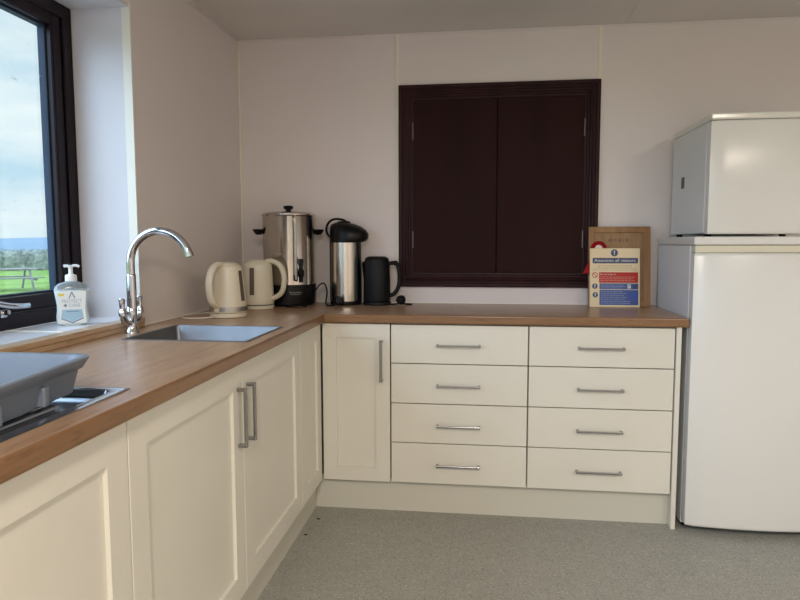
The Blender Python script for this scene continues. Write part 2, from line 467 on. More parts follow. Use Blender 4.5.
# small fillet at the inner corner
fil = bmesh.new(); pts = [(WX - .001, -WY + .001), (WX - .001, -WY - .014)] + [(WX + .014 - .014 * math.cos(a), -WY - .014 + .014 * math.sin(a)) for a in (R(20), R(45), R(70))] + [(WX + .014, -WY + .001)]
lo = [fil.verts.new((x, y, H - T + .003)) for x, y in pts]; hi = [fil.verts.new((x, y, H - .003)) for x, y in pts]
fil.faces.new(hi); fil.faces.new(list(reversed(lo)))
for i in range(len(pts)):
    f = fil.faces.new((lo[i], lo[(i + 1) % len(pts)], hi[(i + 1) % len(pts)], hi[i])); f.material_index = 3
bmesh.ops.recalc_face_normals(fil, faces=fil.faces[:])
for f in fil.faces:
    if abs(f.normal.z) < .5: f.material_index = 3
bm = merge(bm, fil)
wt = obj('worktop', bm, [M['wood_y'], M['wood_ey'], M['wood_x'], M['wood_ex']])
tag(wt, 'L-shaped light brown wood-effect worktop over all the cream cabinets', 'worktop')
# wood-effect upstand under the window sill
up = box(-.0298, .022, WL, RY - .008, SZ - .017, SZ + .001, .002)
box(.0005, .019, WL, RY - .008, H + .0002, SZ - .018, .0015, bm=up)
struct('trim_11', up, M['upstand'])

# ------------------------------------------------------------------ cabinets
def shaker(w, h, stile=.072, top=None, t=.02, rec=.0095):
    """Framed door, local: x 0..w, z 0..h, front at y=0, back at y=t."""
    bm = box(0, w, 0, t, 0, h, .0012, 1)
    bm.faces.ensure_lookup_table()
    f = min((f for f in bm.faces if f.normal.y < -.9), key=lambda f: f.calc_center_median().y - f.calc_area())
    bmesh.ops.inset_region(bm, faces=[f], thickness=stile, use_even_offset=True)
    bmesh.ops.inset_region(bm, faces=[f], thickness=.0012, depth=-rec, use_even_offset=True)
    return bm

def bar_handle(L, w=.013, stand=.029):
    """Bow handle, local: centred, bar along x, stands out towards -y from y=0."""
    bm = box(-L / 2, L / 2, -stand, -stand + .009, -w / 2, w / 2, .0015)
    for s in (-1, 1):
        xa = s * (L / 2 - .010)
        box(min(xa, xa + s * .010), max(xa, xa + s * .010), -stand + .001, .0, -w / 2 - .001, w / 2 + .001, .0015, bm=bm)
    return bm

AX = {'back': Matrix.Identity(4), 'left': Matrix.Rotation(PI / 2, 4, 'Z')}   # local x -> world: back run +x ; left run +y (front faces +x)
def cabinet_root(name, label, loc, run, w, d=.52, cat='cabinet'):
    t = thing(name, label, cat, loc, (0, 0, 0 if run == 'back' else PI / 2))
    # open-topped carcass: sides, back, bottom
    bm = box(0, .016, .034, d, 0, H - T - PB - .002)
    box(w - .016, w, .034, d, 0, H - T - PB - .002, bm=bm)
    box(.016, w - .016, .034, d, 0, .016, bm=bm)
    box(.016, w - .016, d - .01, d, .016, H - T - PB - .002, bm=bm)
    box(.016, w - .016, .034, .041, H - T - PB - .03, H - T - PB - .002, bm=bm)
    obj('carcass', bm, M['carcass'], t)
    return t
def add_door(t, x0, x1, z0, z1, handle=None, stile=.072):
    """handle = (x, z0, z1) vertical, local to the cabinet."""
    bm = shaker(x1 - x0, z1 - z0, stile); move(bm, Matrix.Translation((x0, 0, z0)))
    d = obj('door', bm, M['cream'], t)
    if handle:
        hx, ha, hb = handle
        bm = bar_handle(hb - ha); move(bm, Matrix.Translation((hx, 0, (ha + hb) / 2)) @ Matrix.Rotation(PI / 2, 4, 'Y'))
        obj('door_handle', bm, M['handle'], d)
    return d
ZT = .866 - PB                                           # top of doors above PB
g = .001
# left run, nearest cabinet (runs out of frame towards the camera)
c = cabinet_root('base_cabinet', 'cream base cabinet nearest the camera at the left, under the drainer', (D, -2.745, PB), 'left', .598)
add_door(c, g, .598 - g, 0, ZT, (.05, .46, .645))
# sink cabinet with two doors and a pair of handles
c = cabinet_root('sink_cabinet', 'cream two-door base cabinet under the sink with two upright handles side by side', (D, -2.145, PB), 'left', 1.268)
ys_ = 2.145 - 1.505
add_door(c, g, ys_ - g, 0, ZT, (ys_ - .040, .468, .648))
add_door(c, ys_ + g, 1.268 - g, 0, ZT, (ys_ + .036, .468, .648))
# corner cabinet: two narrow doors meeting in the inner corner
c = thing('corner_cabinet', 'cream corner cabinet whose two narrow doors meet at the inside corner', 'cabinet', (D, -DY, PB))
bm = box(-.50, -.022, -.330, .50, 0, .016)
box(-.022, .31, .022, .50, 0, .016, bm=bm)
box(.296, .312, .022, .50, .016, H - T - PB - .002, bm=bm)
box(-.50, -.022, -.332, -.316, .016, H - T - PB - .002, bm=bm)
obj('carcass', bm, M['carcass'], c)
bm = shaker(.306, ZT, .062); move(bm, Matrix.Translation((.006, 0, 0)))
d = obj('door', bm, M['cream'], c)
bm = bar_handle(.185); move(bm, Matrix.Translation((.275, 0, .702 - PB)) @ Matrix.Rotation(PI / 2, 4, 'Y'))
obj('door_handle', bm, M['handle'], d)
bm = shaker(.326, ZT, .066); move(bm, Matrix.Rotation(PI / 2, 4, 'Z')); move(bm, Matrix.Translation((0, -.333, 0)))
obj('door', bm, M['cream'], c)
# two drawer stacks
def drawer_stack(x0, x1, label):
    w = x1 - x0
    t = cabinet_root('drawer_cabinet', label, (x0, -DY, PB), 'back', w)
    cuts = [0, .333 - PB, .512 - PB, .6915 - PB, ZT]
    hzs = iter((.237, .416, .597, .776))
    for za, zb in zip(cuts, cuts[1:]):
        bm = box(.002, w - .002, 0, .019, za + .002, zb - .002, .0012, 1)
        fr = obj('drawer', bm, M['cream'], t)
        bm = bar_handle(.192, .008); move(bm, Matrix.Translation((w / 2, 0, next(hzs) - PB)))
        obj('drawer_handle', bm, M['handle'], fr)
    return t
drawer_stack(.879, 1.479, 'left stack of four plain cream drawers, beside the narrow corner door')
drawer_stack(1.481, 2.085, 'right stack of four plain cream drawers, beside the end panel and fridge')
tag(obj('end_panel', box(2.087, 2.106, -DY - .012, -.02, 0, H - T - .0005, .001), M['cream']),
    'tall cream end panel closing the right end of the drawer units', 'panel')

# ------------------------------------------------------------------ sink, tap, drainer
sx, sy = (SX0 + SX1) / 2, (SY0 + SY1) / 2
t = thing('sink', 'inset stainless steel sink bowl sunk into the left worktop', 'sink', (sx, sy, H))
hx_, hy_ = (SX1 - SX0) / 2, (SY1 - SY0) / 2
def loop(dx, z, r): return [(x, y, z) for x, y in rrect(hx_ - dx, hy_ - dx, r)]
bm = loft([loop(-.004, .0003, .016), loop(-.004, .0016, .016), loop(.007, .0020, .012), loop(.010, -.002, .012), loop(.018, -.15, .02), loop(.034, -.168, .03), loop(.15, -.172, .02)], cap0=False)
obj('bowl', bm, M['sink'], t, True)
bm = lathe([(.0, -.1725), (.043, -.1720), (.045, -.1690), (.038, -.1680), (.03, -.1695), (0, -.1695)], 32)
obj('waste', bm, M['chrome'], t, True)

TX, TY = .062, -1.24
t = thing('mixer_tap', 'tall chrome swan-neck mixer tap with two upright levers behind the sink', 'tap', (TX, TY, H))
bm = lathe([(0, .0002), (.026, .0002), (.026, .004), (.022, .010), (.017, .022), (.018, .045), (.0205, .065), (.019, .085), (.0155, .094), (0, .094)], 32)
obj('tap_base', bm, M['chrome'], t, True)
for s in (-1, 1):
    bm = tube([(0, s * .004, .036), (0, s * .028, .040), (0, s * .048, .052), (0, s * .056, .072)], .0115, 14, smooth=5)
    a = obj('tap_arm', bm, M['chrome'], t, True)
    bm = lathe([(0, .066), (.0125, .066), (.0125, .080), (.010, .086), (.0085, .092), (.010, .112), (.0115, .124), (.009, .127), (0, .127)], 20)
    move(bm, Matrix.Translation((0, s * .057, 0)))
    obj('tap_lever', bm, M['chrome'], a, True)
arc = [(.004, 0, .088), (.004, 0, .15), (.004, 0, .245)]
for k in range(0, 25):
    a = PI - (PI - R(14)) * k / 24
    arc.append((.113 + .109 * math.cos(a), 0, .247 + .109 * math.sin(a)))
bm = tube(arc, .0140, 18)
lathe([(.0, .086), (.0168, .086), (.0168, .098), (.0162, .20), (.0158, .205), (.0142, .208), (0, .208)], 24, bm=bm, cx=.004)
sp = obj('spout', bm, M['chrome'], t, True)
e = Vector(arc[-1]); dr = (Vector(arc[-1]) - Vector(arc[-2])).normalized()
bm = tube([e - dr * .012, e + dr * .006], .0152, 18)
obj('aerator', bm, M['chrome'], sp, True)

t = thing('drainer_tray', 'inset stainless steel drainer beneath the grey plastic dish drainer', 'drainer', (TR1 - .235, TRY - .325, H))
hx2, hy2 = .235, .325
def L2(dx, r, z): return [(x, y, z) for x, y in rrect(hx2 - dx, hy2 - dx, r)]
bm = loft([L2(0, .010, .0003), L2(0, .010, .0015), L2(.004, .010, .0030), L2(.020, .030, .0030), L2(.025, .030, .002), L2(.032, .028, -.016), L2(.044, .022, -.020), L2(.06, .02, -.0205)], cap0=False)
tr = obj('tray', bm, M['tray'], t, True)
bm = box(-.180, .180, -.275, .165, -.0205, .0040, .005)
obj('drain_board', bm, M['tray'], t)
for k in range(9):
    xk = -.16 + k * .04
    obj('drain_ridge', tube([(xk, -.26, .0042), (xk, .15, .0042)], .0026, 8), M['tray'], t, True)

# grey plastic dish drainer standing in the tray
RT = R(6)
t = thing('dish_drainer', 'grey plastic dish drainer tub with a wide rim, standing on the steel drainer', 'dish drainer', (.290, -2.362, H + .0070), (0, 0, RT))
hx3, hy3, hz3 = .190, .224, .072
def tub(dx, z, r, wave=0):
    out = []
    for x, y in rrect(hx3 - dx, hy3 - dx, r, 8):
        zz = z
        if wave:
            zz += wave * max(0, 1 - (x + .07) ** 2 / .012) * (1 if abs(y) > hy3 * .8 else 0)
        out.append((x, y, zz))
    return out
wv = .010
bm = loft([tub(.014, .0, .03), tub(.007, .004, .035), tub(-.004, hz3 - .019, .04), tub(-.0085, hz3 - .020, .04, wv), tub(-.010, hz3 - .019, .04, wv), tub(-.0215, hz3 + .000, .05, wv), tub(-.0215, hz3 + .002, .05, wv), tub(-.0195, hz3 + .0035, .05, wv), tub(-.008, hz3 + .0035, .045, wv),
           tub(-.005, hz3 + .002, .04, wv), tub(-.002, hz3 - .006, .04), tub(.010, .010, .034), tub(.018, .005, .03)])
rk = obj('tub', bm, M['grey_plastic'], t, True)
for yk in (-.07, .07):
    obj('side_rib', box(hx3 - .008, hx3 + .010, yk - .009, yk + .009, .004, .042, .004), M['grey_plastic'], t)
for k in range(6):
    bm = box(-.14, .14, -.165 + k * .064, -.155 + k * .064, .0045, .016, .002)
    obj('plate_rib', bm, M['grey_plastic'], t)

# ------------------------------------------------------------------ soap bottle
t = thing('soap_bottle', 'pump bottle of hand soap with a white label on the window sill', 'soap bottle', (-.118, -1.302, SZ + .0004), (0, 0, R(33)))
def oval(hw, hd, z, p=3.0):
    out = []
    for k in range(40):
        a = 2 * PI * k / 40; c_, s_ = math.cos(a), math.sin(a)
        out.append((hw * math.copysign(abs(c_) ** (2 / p), c_), hd * math.copysign(abs(s_) ** (2 / p), s_), z))
    return out
SW = .83
W_ = [(.040, .0), (.0555, .003), (.060, .012), (.0605, .028), (.057, .050), (.0565, .068), (.060, .090), (.0645, .112), (.0655, .120)]
bm = loft([oval(w * SW, .030 if i > 1 else .026, z) for i, (w, z) in enumerate(W_)])
obj('bottle_body', bm, M['liquid'], t, True)
bm = loft([oval(SW * .0655, .030, .120), oval(SW * .062, .029, .131), oval(SW * .048, .025, .142), oval(.020, .016, .148), oval(.016, .016, .152)], cap0=False)
obj('bottle_shoulder', bm, M['soap'], t, True)
bm = lathe([(.017, .149), (.0185, .150), (.0185, .166), (.017, .171), (.010, .173), (.007, .176), (.007, .196), (.010, .198), (.011, .2035), (0, .205)], 24)
pm = obj('pump_collar', bm, M['pump'], t, True)
bm = tube([(-.006, 0, .201), (-.015, 0, .202), (-.021, 0, .201)], .0055, 12, flat=(.005, .007), up=(0, 0, 1))
tube([(.006, 0, .202), (.018, -.002, .203), (.027, -.003, .199)], .0055, 12, bm=bm, flat=(.0048, .006), up=(0, 0, 1))
obj('pump_nozzle', bm, M['pump'], pm, True)
yf = -.0312
def plate(x0, x1, z0, z1, y=yf, d=.0006): return box(x0, x1, y, y + d, z0, z1)
def poly(pts, y=yf, d=.0006, bm=None):
    own = bmesh.new()
    a = [own.verts.new((x, y, z)) for x, z in pts]; b = [own.verts.new((x, y + d, z)) for x, z in pts]
    own.faces.new(a); own.faces.new(list(reversed(b)))
    for i in range(len(pts)): own.faces.new((a[i], b[i], b[(i + 1) % len(pts)], a[(i + 1) % len(pts)]))
    bmesh.ops.recalc_face_normals(own, faces=own.faces[:])
    return merge(bm, own)
lb = obj('front_label', poly([(-.043, .008), (.043, .008), (.040, .055), (.045, .117), (-.045, .117), (-.040, .055)], yf + .0004), M['paper'], t)
def deco(name, bm, m): return obj(name, bm, m, lb)
bm = text_bm('PROTECT', .0165, .060); move(bm, Matrix.Translation((0, yf, .078))); deco('brand_lettering', bm, M['label_grey'])
bm = text_bm('CARE', .0165, .034); move(bm, Matrix.Translation((.008, yf, .063))); deco('brand_lettering', bm, M['label_grey'])
bm = box(-.022, -.018, yf - .0003, yf + .0003, .0635, .0745); box(-.0255, -.0145, yf - .0003, yf + .0003, .067, .071, bm=bm); deco('plus_mark', bm, M['label_dark'])
deco('logo_triangle', poly([(-.010, .093), (-.0065, .093), (.001, .110), (.008, .093), (.0115, .093), (.002, .116), (0, .116)], yf), M['label_dark'])
deco('yellow_sticker', plate(-.040, -.023, .101, .109), M['label_yellow'])
deco('blue_panel', poly([(-.030, .055), (.030, .055), (.034, .028), (0, .014), (-.034, .028)], yf), M['label_blue'])
bm = poly([(-.034, .027), (0, .012), (.034, .027), (.034, .023), (0, .008), (-.034, .023)], yf - .0003); deco('chevron', bm, M['label_dark'])
deco('label_line', plate(-.018, .020, .047, .0495, yf - .0004), M['label_dark'])

# ------------------------------------------------------------------ kettles (cream pair)
def cream_kettle(label, loc, rz, r0, r1, h, body_m, band):
    t = thing('electric_kettle', label, 'kettle', loc, (0, 0, rz))
    bm = lathe([(0, 0), (r0 - .004, 0), (r0, .003), (r0, .016), (r0 - .003, .019), (0, .019)], 48)
    base = obj('power_base', bm, body_m, t, True)
    b0 = .021
    rr = lambda z: r0 + (r1 - r0) * ((z - b0) / (h - .028 - b0)) ** 1.15
    prof = [(0, b0), (r0 - .002, b0)]
    for k in range(12):
        z = b0 + .004 + (h - .032 - b0) * k / 11; prof.append((rr(z), z))
    prof += [(r1 - .003, h - .018), (r1 - .010, h - .009)]
    prof += [(r1 - .018, h - .006), (0, h - .006)]
    bm = lathe(prof, 56)
    # pouring lip on the side away from the handle
    for v in bm.verts:
        if v.co.z > h - .07:
            a = math.atan2(v.co.y, v.co.x); d_ = abs(abs(a) - PI)
            if d_ < .5 and v.co.xy.length > .02:
                kx = (1 - d_ / .5) * (v.co.z - (h - .07)) / .07
                v.co.x -= .016 * kx
    obj('body', bm, body_m, t, True)
    bm = lathe([(r1 - .013, h - .0065), (r1 - .014, h - .003), (r1 - .022, h + .001), (r1 - .035, h + .003), (0, h + .004)], 40)
    obj('lid', bm, body_m, t, True)
    pts = [(r1 - .020, 0, h - .006), (r1 + .010, 0, h - .006), (r1 + .045, 0, h - .026), (r1 + .064, 0, h - .072), (r1 + .062, 0, h - .120), (r1 + .046, 0, h - .160), (r0 - .008, 0, .046)]
    bm = tube(pts, .01, 16, flat=(.0165, .0125), up=(0, 1, 0), smooth=6)
    obj('handle', bm, body_m, t, True)
    for s in (-1, 1):
        loops = []
        for z in [.070 + .128 * k / 8 for k in range(9)]:
            a0 = s * PI / 2; da = .0135 / rr(z)
            loops.append([((rr(z) + q) * math.cos(a0 + w_ * da), (rr(z) + q) * math.sin(a0 + w_ * da), z) for q, w_ in ((-.003, -1), (.0014, -.8), (.0022, 0), (.0014, .8), (-.003, 1))])
        obj('water_gauge', loft(loops), M['gauge'], t, True)
    if band:
        bm = lathe([(r0 - .01, .027), (r0 + .0012, .027), (r0 + .0002, .046), (r0 - .01, .046)], 56)
        obj('steel_band', bm, M['band'], t, True)
        bm = box(rr(.036) - .012, rr(.036) + .010, -.011, .011, .024, .062, .004)
        obj('power_switch', bm, body_m, t, True)
    else:
        bm = lathe([(r0 - .01, .0195), (r0 + .0008, .0195), (r0 + .0004, .024), (r0 - .01, .024)], 56)
        obj('base_ring', bm, M['gauge'], t, True)
    return t
k1 = cream_kettle('cream kettle nearer the sink with a grey steel band, handle to the left', (.200, -.705, H), R(256), .079, .062, .229, M['kettle'], True)
cord = [(.168, -.772, H + .006), (.135, -.805, H + .004), (.07, -.82, H + .0035), (.022, -.775, H + .0035), (.016, -.70, H + .0035), (.035, -.64, H + .0035), (.060, -.61, H + .0035), (.10, -.59, H + .0035), (.15, -.56, H + .0035)]
bm = tube(cord, .0032, 8, smooth=6)
obj('power_cord', bm, M['white_cord'], k1, True, world=True)
k2 = cream_kettle('cream kettle farther back beside the urn with a dark level window, handle to the right', (.211, -.362, H), R(-4), .0755, .0685, .233, M['kettle2'], False)

# ------------------------------------------------------------------ catering urn
ux, uy, ur = .304, -.155, .133
t = thing('water_urn', 'large polished steel hot water urn with black base, tap and lid knob', 'urn', (ux, uy, H + .0004))
bm = lathe([(0, .004), (ur - .012, .004), (ur - .004, .010), (ur - .002, .03), (ur + .002, .09), (ur + .001, .108), (0, .108)], 64)
bs = obj('base', bm, M['black'], t, True)
bm = lathe([(0, .108), (ur - .003, .108), (ur - .003, .444), (ur - .001, .448), (ur + .003, .451), (ur + .003, .456), (ur - .004, .458), (0, .458)], 72)
obj('body', bm, M['steel'], t, True)
bm = lathe([(ur - .004, .458), (ur - .008, .463), (ur * .6, .469), (.02, .472), (0, .472)], 64)
ld = obj('lid', bm, M['steel'], t, True)
bm = lathe([(0, .471), (.014, .471), (.012, .479), (.023, .485), (.0255, .493), (.021, .500), (0, .502)], 32)
obj('lid_knob', bm, M['black'], ld, True)
for s in (-1, 1):
    A = R(20) if s > 0 else R(203)
    rot = Matrix.Rotation(A, 4, 'Z')
    bm = lathe([(0, -.018), (.012, -.017), (.022, -.004), (.027, .006), (.025, .010), (0, .011)], 28, sx=1.1, sy=1.0)
    move(bm, Matrix.Translation((ur + .016, 0, .372)))
    box(ur - .006, ur + .020, -.012, .012, .360, .376, .003, bm=bm)
    obj('side_handle', move(bm, rot), M['black'], t, True)
# sight gauge and tap face the camera
GA = R(-61)
rot = Matrix.Rotation(GA, 4, 'Z')
bm = tube([(ur + .013, 0, .135), (ur + .013, 0, .420)], .007, 12)
sg = obj('sight_gauge', move(bm, rot), mat('gauge_glass', (.62, .62, .58), .08, 0, .6), t, True)
for z in (.128, .405):
    bm = box(ur - .008, ur + .019, -.009, .009, z, z + .030, .003)
    if z > .3: lathe([(0, z + .03), (.006, z + .03), (.004, z + .044), (0, z + .046)], 12, cx=ur + .013, bm=bm)
    obj('gauge_bracket', move(bm, rot), M['band'] if z > .3 else M['black'], sg, True)
TA = R(-54)
rot = Matrix.Rotation(TA, 4, 'Z')
bm = tube([(ur - .006, 0, .166), (ur + .036, 0, .166)], .013, 16)
lathe([(0, .122), (.010, .122), (.011, .147), (.016, .154), (.017, .178), (.012, .184), (.009, .196), (0, .196)], 20, cx=ur + .036, bm=bm)
tp = obj('tap', move(bm, rot), M['black'], t, True)
bm = loft([[(x + ur + .036, y, z) for x, y in rrect(a, b, .003, 2)] for a, b, z in ((.006, .008, .194), (.008, .011, .207), (.009, .0125, .232), (.007, .010, .237))])
obj('tap_lever', move(bm, rot), M['black'], tp, True)
# pale script mark on the base front
pts = []
for k in range(60):
    u = k / 59; aa = R(-74) + R(27) * u
    z = .070 + .004 * math.sin(u * 26) * (1 - .5 * u)
    pts.append(((ur + .0012) * math.cos(aa), (ur + .0012) * math.sin(aa), z))
bm = tube(pts, .0011, 6)
obj('script_logo', bm, M['band'], bs)
bm = tube([((ur + .001) * math.cos(a), (ur + .001) * math.sin(a), .061) for a in [R(-72 + 2 * k) for k in range(12)]], .0008, 6)
obj('logo_underline', bm, M['band'], bs)
for a in (-120, -48, 60, 180):
    bm = lathe([(0, 0), (.016, 0), (.016, .006), (0, .006)], 16, cx=(ur - .03) * math.cos(R(a)), cy=(ur - .03) * math.sin(R(a)))
    obj('foot', bm, M['black'], t)
bm = lathe([(0, .0), (.050, .0), (.054, .003), (.052, .008), (.044, .009), (0, .008)], 32, sx=1.0, sy=.62, cx=.070, cy=-.122)
obj('drip_tray', bm, M['black'], t, True)
cord = [(ux + ur - .01, uy + .02, H + .06), (ux + ur + .02, uy + .01, H + .10), (ux + ur + .045, uy + .01, H + .108), (ux + ur + .062, uy + .0, H + .07), (ux + ur + .058, uy - .01, H + .02), (ux + ur + .068, uy - .035, H + .004), (.515, -.215, H + .0045), (.545, -.235, H + .006), (.566, -.232, H + .012)]
bm = tube(cord, .0038, 8, smooth=6)
cd = obj('power_cord', bm, M['black_matt'], t, True, world=True)
def plug_bm():
    bm = lathe([(0, 0), (.022, 0), (.024, .004), (.022, .016), (.016, .024), (0, .026)], 20, sx=1.05, sy=1.0)
    for x, y in ((0, .010), (-.009, -.008), (.009, -.008)):
        box(x - .0022, x + .0022, y - .003, y + .003, .025, .040, bm=bm)
    return bm
bm = plug_bm(); move(bm, Matrix.Translation((.572, -.222, H + .0285)) @ Matrix.Rotation(R(80), 4, 'X') @ Matrix.Rotation(R(20), 4, 'Y'))
pg = obj('plug', bm, M['black_matt'], cd, True); pg.data.transform(root_mx[t.name].inverted())

# ------------------------------------------------------------------ airpot
t = thing('airpot', 'steel vacuum airpot with a black pump top and carry handle, beside the urn', 'airpot', (.584, -.100, H + .0004))
ar = .078
bm = lathe([(0, 0), (ar, 0), (ar + .002, .004), (ar, .020), (0, .020)], 56)
obj('base', bm, M['black'], t, True)
bm = lathe([(0, .020), (ar - .002, .020), (ar - .002, .318), (0, .318)], 64)
obj('body', bm, M['airpot_steel'], t, True)
# black side channels
for a0, da in ((R(-6), .42), (R(192), .12)):
    loops = []
    for z in (.018, .320):
        L = []
        for k in range(9):
            a = a0 - da + 2 * da * k / 8
            L.append(((ar + .0025) * math.cos(a), (ar + .0025) * math.sin(a), z))
        for k in range(9):
            a = a0 + da - 2 * da * k / 8
            L.append(((ar - .004) * math.cos(a), (ar - .004) * math.sin(a), z))
        loops.append(L)
    obj('side_channel', loft(loops), M['black'], t, True)
# pump head: rounded, drawn out to the right into the pouring nose
loops = []
for z, cx, hx_a, hy_a in ((.315, .004, .081, .079), (.321, .013, .092, .080), (.335, .019, .099, .081), (.357, .020, .100, .080), (.376, .015, .094, .076), (.394, .004, .081, .068), (.408, -.008, .061, .054), (.416, -.016, .034, .032), (.419, -.018, .006, .006)):
    loops.append([(cx + hx_a * math.cos(2 * PI * k / 48), hy_a * math.sin(2 * PI * k / 48), z) for k in range(48)])
obj('pump_head', loft(loops), M['black'], t, True)
bm = lathe([(0, .410), (.032, .412), (.034, .419), (.028, .423), (0, .424)], 32, cx=-.006)
obj('pump_button', bm, M['black_matt'], t, True)
bm = tube([(-.070, .0, .335), (-.092, .0, .358), (-.098, 0, .386), (-.086, 0, .416), (-.055, 0, .434), (-.012, 0, .430), (.016, 0, .412)], .006, 12, flat=(.009, .0058), up=(0, 1, 0), smooth=6)
obj('carry_handle', bm, M['black'], t, True)

# ------------------------------------------------------------------ black kettle
t = thing('jug_kettle', 'matt black electric kettle on its base in front of the wall, right of the airpot', 'kettle', (.746, -.100, H + .0004))
kr = .066
bm = lathe([(0, 0), (kr + .003, 0), (kr + .006, .004), (kr + .005, .015), (kr, .019), (0, .019)], 48)
bse = obj('power_base', bm, M['black_matt'], t, True)
bm = lathe([(0, .021), (kr + .002, .021), (kr + .003, .03), (kr + .001, .12), (kr - .001, .205), (kr - .004, .218), (0, .218)], 56)
for v in bm.verts:
    if v.co.z > .17:
        a = math.atan2(v.co.y, v.co.x); d_ = abs(abs(a) - PI)
        if d_ < .35 and v.co.xy.length > .02: v.co.x -= .012 * (1 - d_ / .35) * min(1, (v.co.z - .17) / .035)
obj('body', bm, M['black_matt'], t, True)
bm = lathe([(0, .218), (kr - .004, .218), (kr - .005, .230), (kr - .012, .240), (kr - .026, .245), (0, .246)], 48)
obj('lid', bm, M['black_matt'], t, True)
pts = [(kr - .006, 0, .206), (kr + .014, 0, .212), (kr + .036, 0, .206), (kr + .047, 0, .180), (kr + .050, 0, .130), (kr + .043, 0, .088), (kr + .022, 0, .055), (kr - .004, 0, .046)]
bm = tube(pts, .01, 14, flat=(.014, .0105), up=(0, 1, 0), smooth=6)
hd = obj('handle', bm, M['black_matt'], t, True)
obj('lid_button', box(kr + .018, kr + .038, -.009, .009, .214, .223, .003), M['black'], hd)
cord = [(.80, -.125, H + .008), (.825, -.14, H + .005), (.85, -.15, H + .008), (.872, -.135, H + .014), (.905, -.125, H + .005), (.925, -.105, H + .004), (.895, -.085, H + .004), (.85, -.07, H + .004)]
bm = tube(cord, .0036, 8, smooth=6)
cd = obj('power_cord', bm, M['black_matt'], t, True, world=True)
bm = plug_bm(); move(bm, Matrix.Translation((.880, -.150, H + .0285)) @ Matrix.Rotation(R(78), 4, 'X') @ Matrix.Rotation(R(-25), 4, 'Y'))
pg = obj('plug', bm, M['black_matt'], cd, True); pg.data.transform(root_mx[t.name].inverted())

# ------------------------------------------------------------------ serving hatch
hx0, hx1, hz0, hz1 = .848, 1.845, .997, 2.018
t = thing('serving_hatch', 'dark mahogany serving hatch with two closed doors in the back wall', 'hatch', ((hx0 + hx1) / 2, -.0002, hz0))
def xz_frame(x0, x1, z0, z1, w, ya, yb, bev=.003, bm=None):
    bm = box(x0, x0 + w, ya, yb, z0, z1, bev, bm=bm); box(x1 - w, x1, ya, yb, z0, z1, bev, bm=bm)
    box(x0 + w - .003, x1 - w + .003, ya, yb, z0, z0 + w, bev, bm=bm); box(x0 + w - .003, x1 - w + .003, ya, yb, z1 - w, z1, bev, bm=bm)
    return bm
# moulded architrave swept as a stepped profile with mitred corners
prof = [(0, 0), (0, .018), (.006, .022), (.018, .022), (.022, .017), (.030, .017), (.033, .027), (.041, .030), (.049, .026), (.052, .018), (.060, .018), (.064, .011), (.072, .010), (.074, 0)]
loops = []
for i, (off, out) in enumerate(prof):
    loops.append([(hx0 + off, -.0005 - out, hz0 + off), (hx1 - off, -.0005 - out, hz0 + off), (hx1 - off, -.0005 - out, hz1 - off), (hx0 + off, -.0005 - out, hz1 - off)])
bm = loft(loops, cap0=False, cap1=False)
obj('architrave', bm, M['mahogany'], t, world=True)
xm = 1.347
obj('backing', box(hx0 + .06, hx1 - .06, -.0025, -.0003, hz0 + .06, hz1 - .06), M['dark'], t, world=True)
for xa, xb, hs in ((hx0 + .0725, xm - .0025, -1), (xm + .0025, hx1 - .0725, 1)):
    bm = box(xa, xb, -.0100, -.0030, hz0 + .0735, hz1 - .0735, .0012, 1)
    d = obj('hatch_door', bm, M['hatch_door'], t, world=True)
    xh = xa if hs < 0 else xb
    for zc in (1.79, 1.24):
        bm = tube([(xh, -.0125, zc - .043), (xh, -.0125, zc + .043)], .0042, 10)
        for q in (-.022, 0, .022): tube([(xh, -.0125, zc + q - .0012), (xh, -.0125, zc + q + .0012)], .0048, 10, bm=bm)
        hg = obj('hinge', bm, M['hinge'], d, True); hg.data.transform(root_mx[t.name].inverted())

# ------------------------------------------------------------------ oak frame, rosette and notice
FL = math.atan2(.045, .39)
fx, fy = 1.942, -.088
t = thing('wooden_frame', 'plain oak-coloured wooden plaque leaning on the wall behind the notice', 'plaque', (fx, fy, H + .0004), (-FL, 0, 0))
fw, fh = .293, .392
bm = xz_frame(-fw / 2, fw / 2, 0, fh, .030, -.011, .009, .003)
obj('frame', bm, M['frame_wood'], t)
obj('panel', box(-fw / 2 + .025, fw / 2 - .025, -.004, .006, .025, fh - .025), M['frame_panel'], t)
for k, (a, b) in enumerate(((-.052, -.030), (-.024, -.012), (-.006, .010), (.016, .022), (.028, .046))):
    obj('engraved_mark', box(a, b, -.0046, -.0036, fh - .075 + .004 * math.sin(k * 1.7), fh - .058), M['frame_print'], t)
rose_mx = Matrix.Translation((fx, fy, H)) @ Euler((-FL, 0, 0)).to_matrix().to_4x4()
# rosette: pleated ribbon disc, centre button and tails; hangs from the frame's left edge
rl = (-.099, -.0125, .283)
rw = rose_mx @ Vector(rl)
t = thing('rosette', 'red ribbon rosette with an ivory centre tucked behind the notice', 'rosette', tuple(rw), (-FL, 0, 0))
t.scale = (.86, 1, .86)
own = bmesh.new(); N = 72; ring0 = []; ring1 = []; ring2 = []
for k in range(N):
    a = 2 * PI * k / N; dz = -.0035 if k % 2 else .0
    for rr_, lst, dd in ((.020, ring0, -.002), (.034, ring1, -.003 + dz * .6), (.044, ring2, -.002 + dz)):
        lst.append(own.verts.new((rr_ * math.cos(a), dd, rr_ * math.sin(a))))
for A, B in ((ring0, ring1), (ring1, ring2)):
    for k in range(N): own.faces.new((A[k], A[(k + 1) % N], B[(k + 1) % N], B[k]))
bk = [own.verts.new((.044 * math.cos(2 * PI * k / N), -.0003, .044 * math.sin(2 * PI * k / N))) for k in range(N)]
for k in range(N): own.faces.new((ring2[k], ring2[(k + 1) % N], bk[(k + 1) % N], bk[k]))
own.faces.new(bk); own.faces.new(ring0)
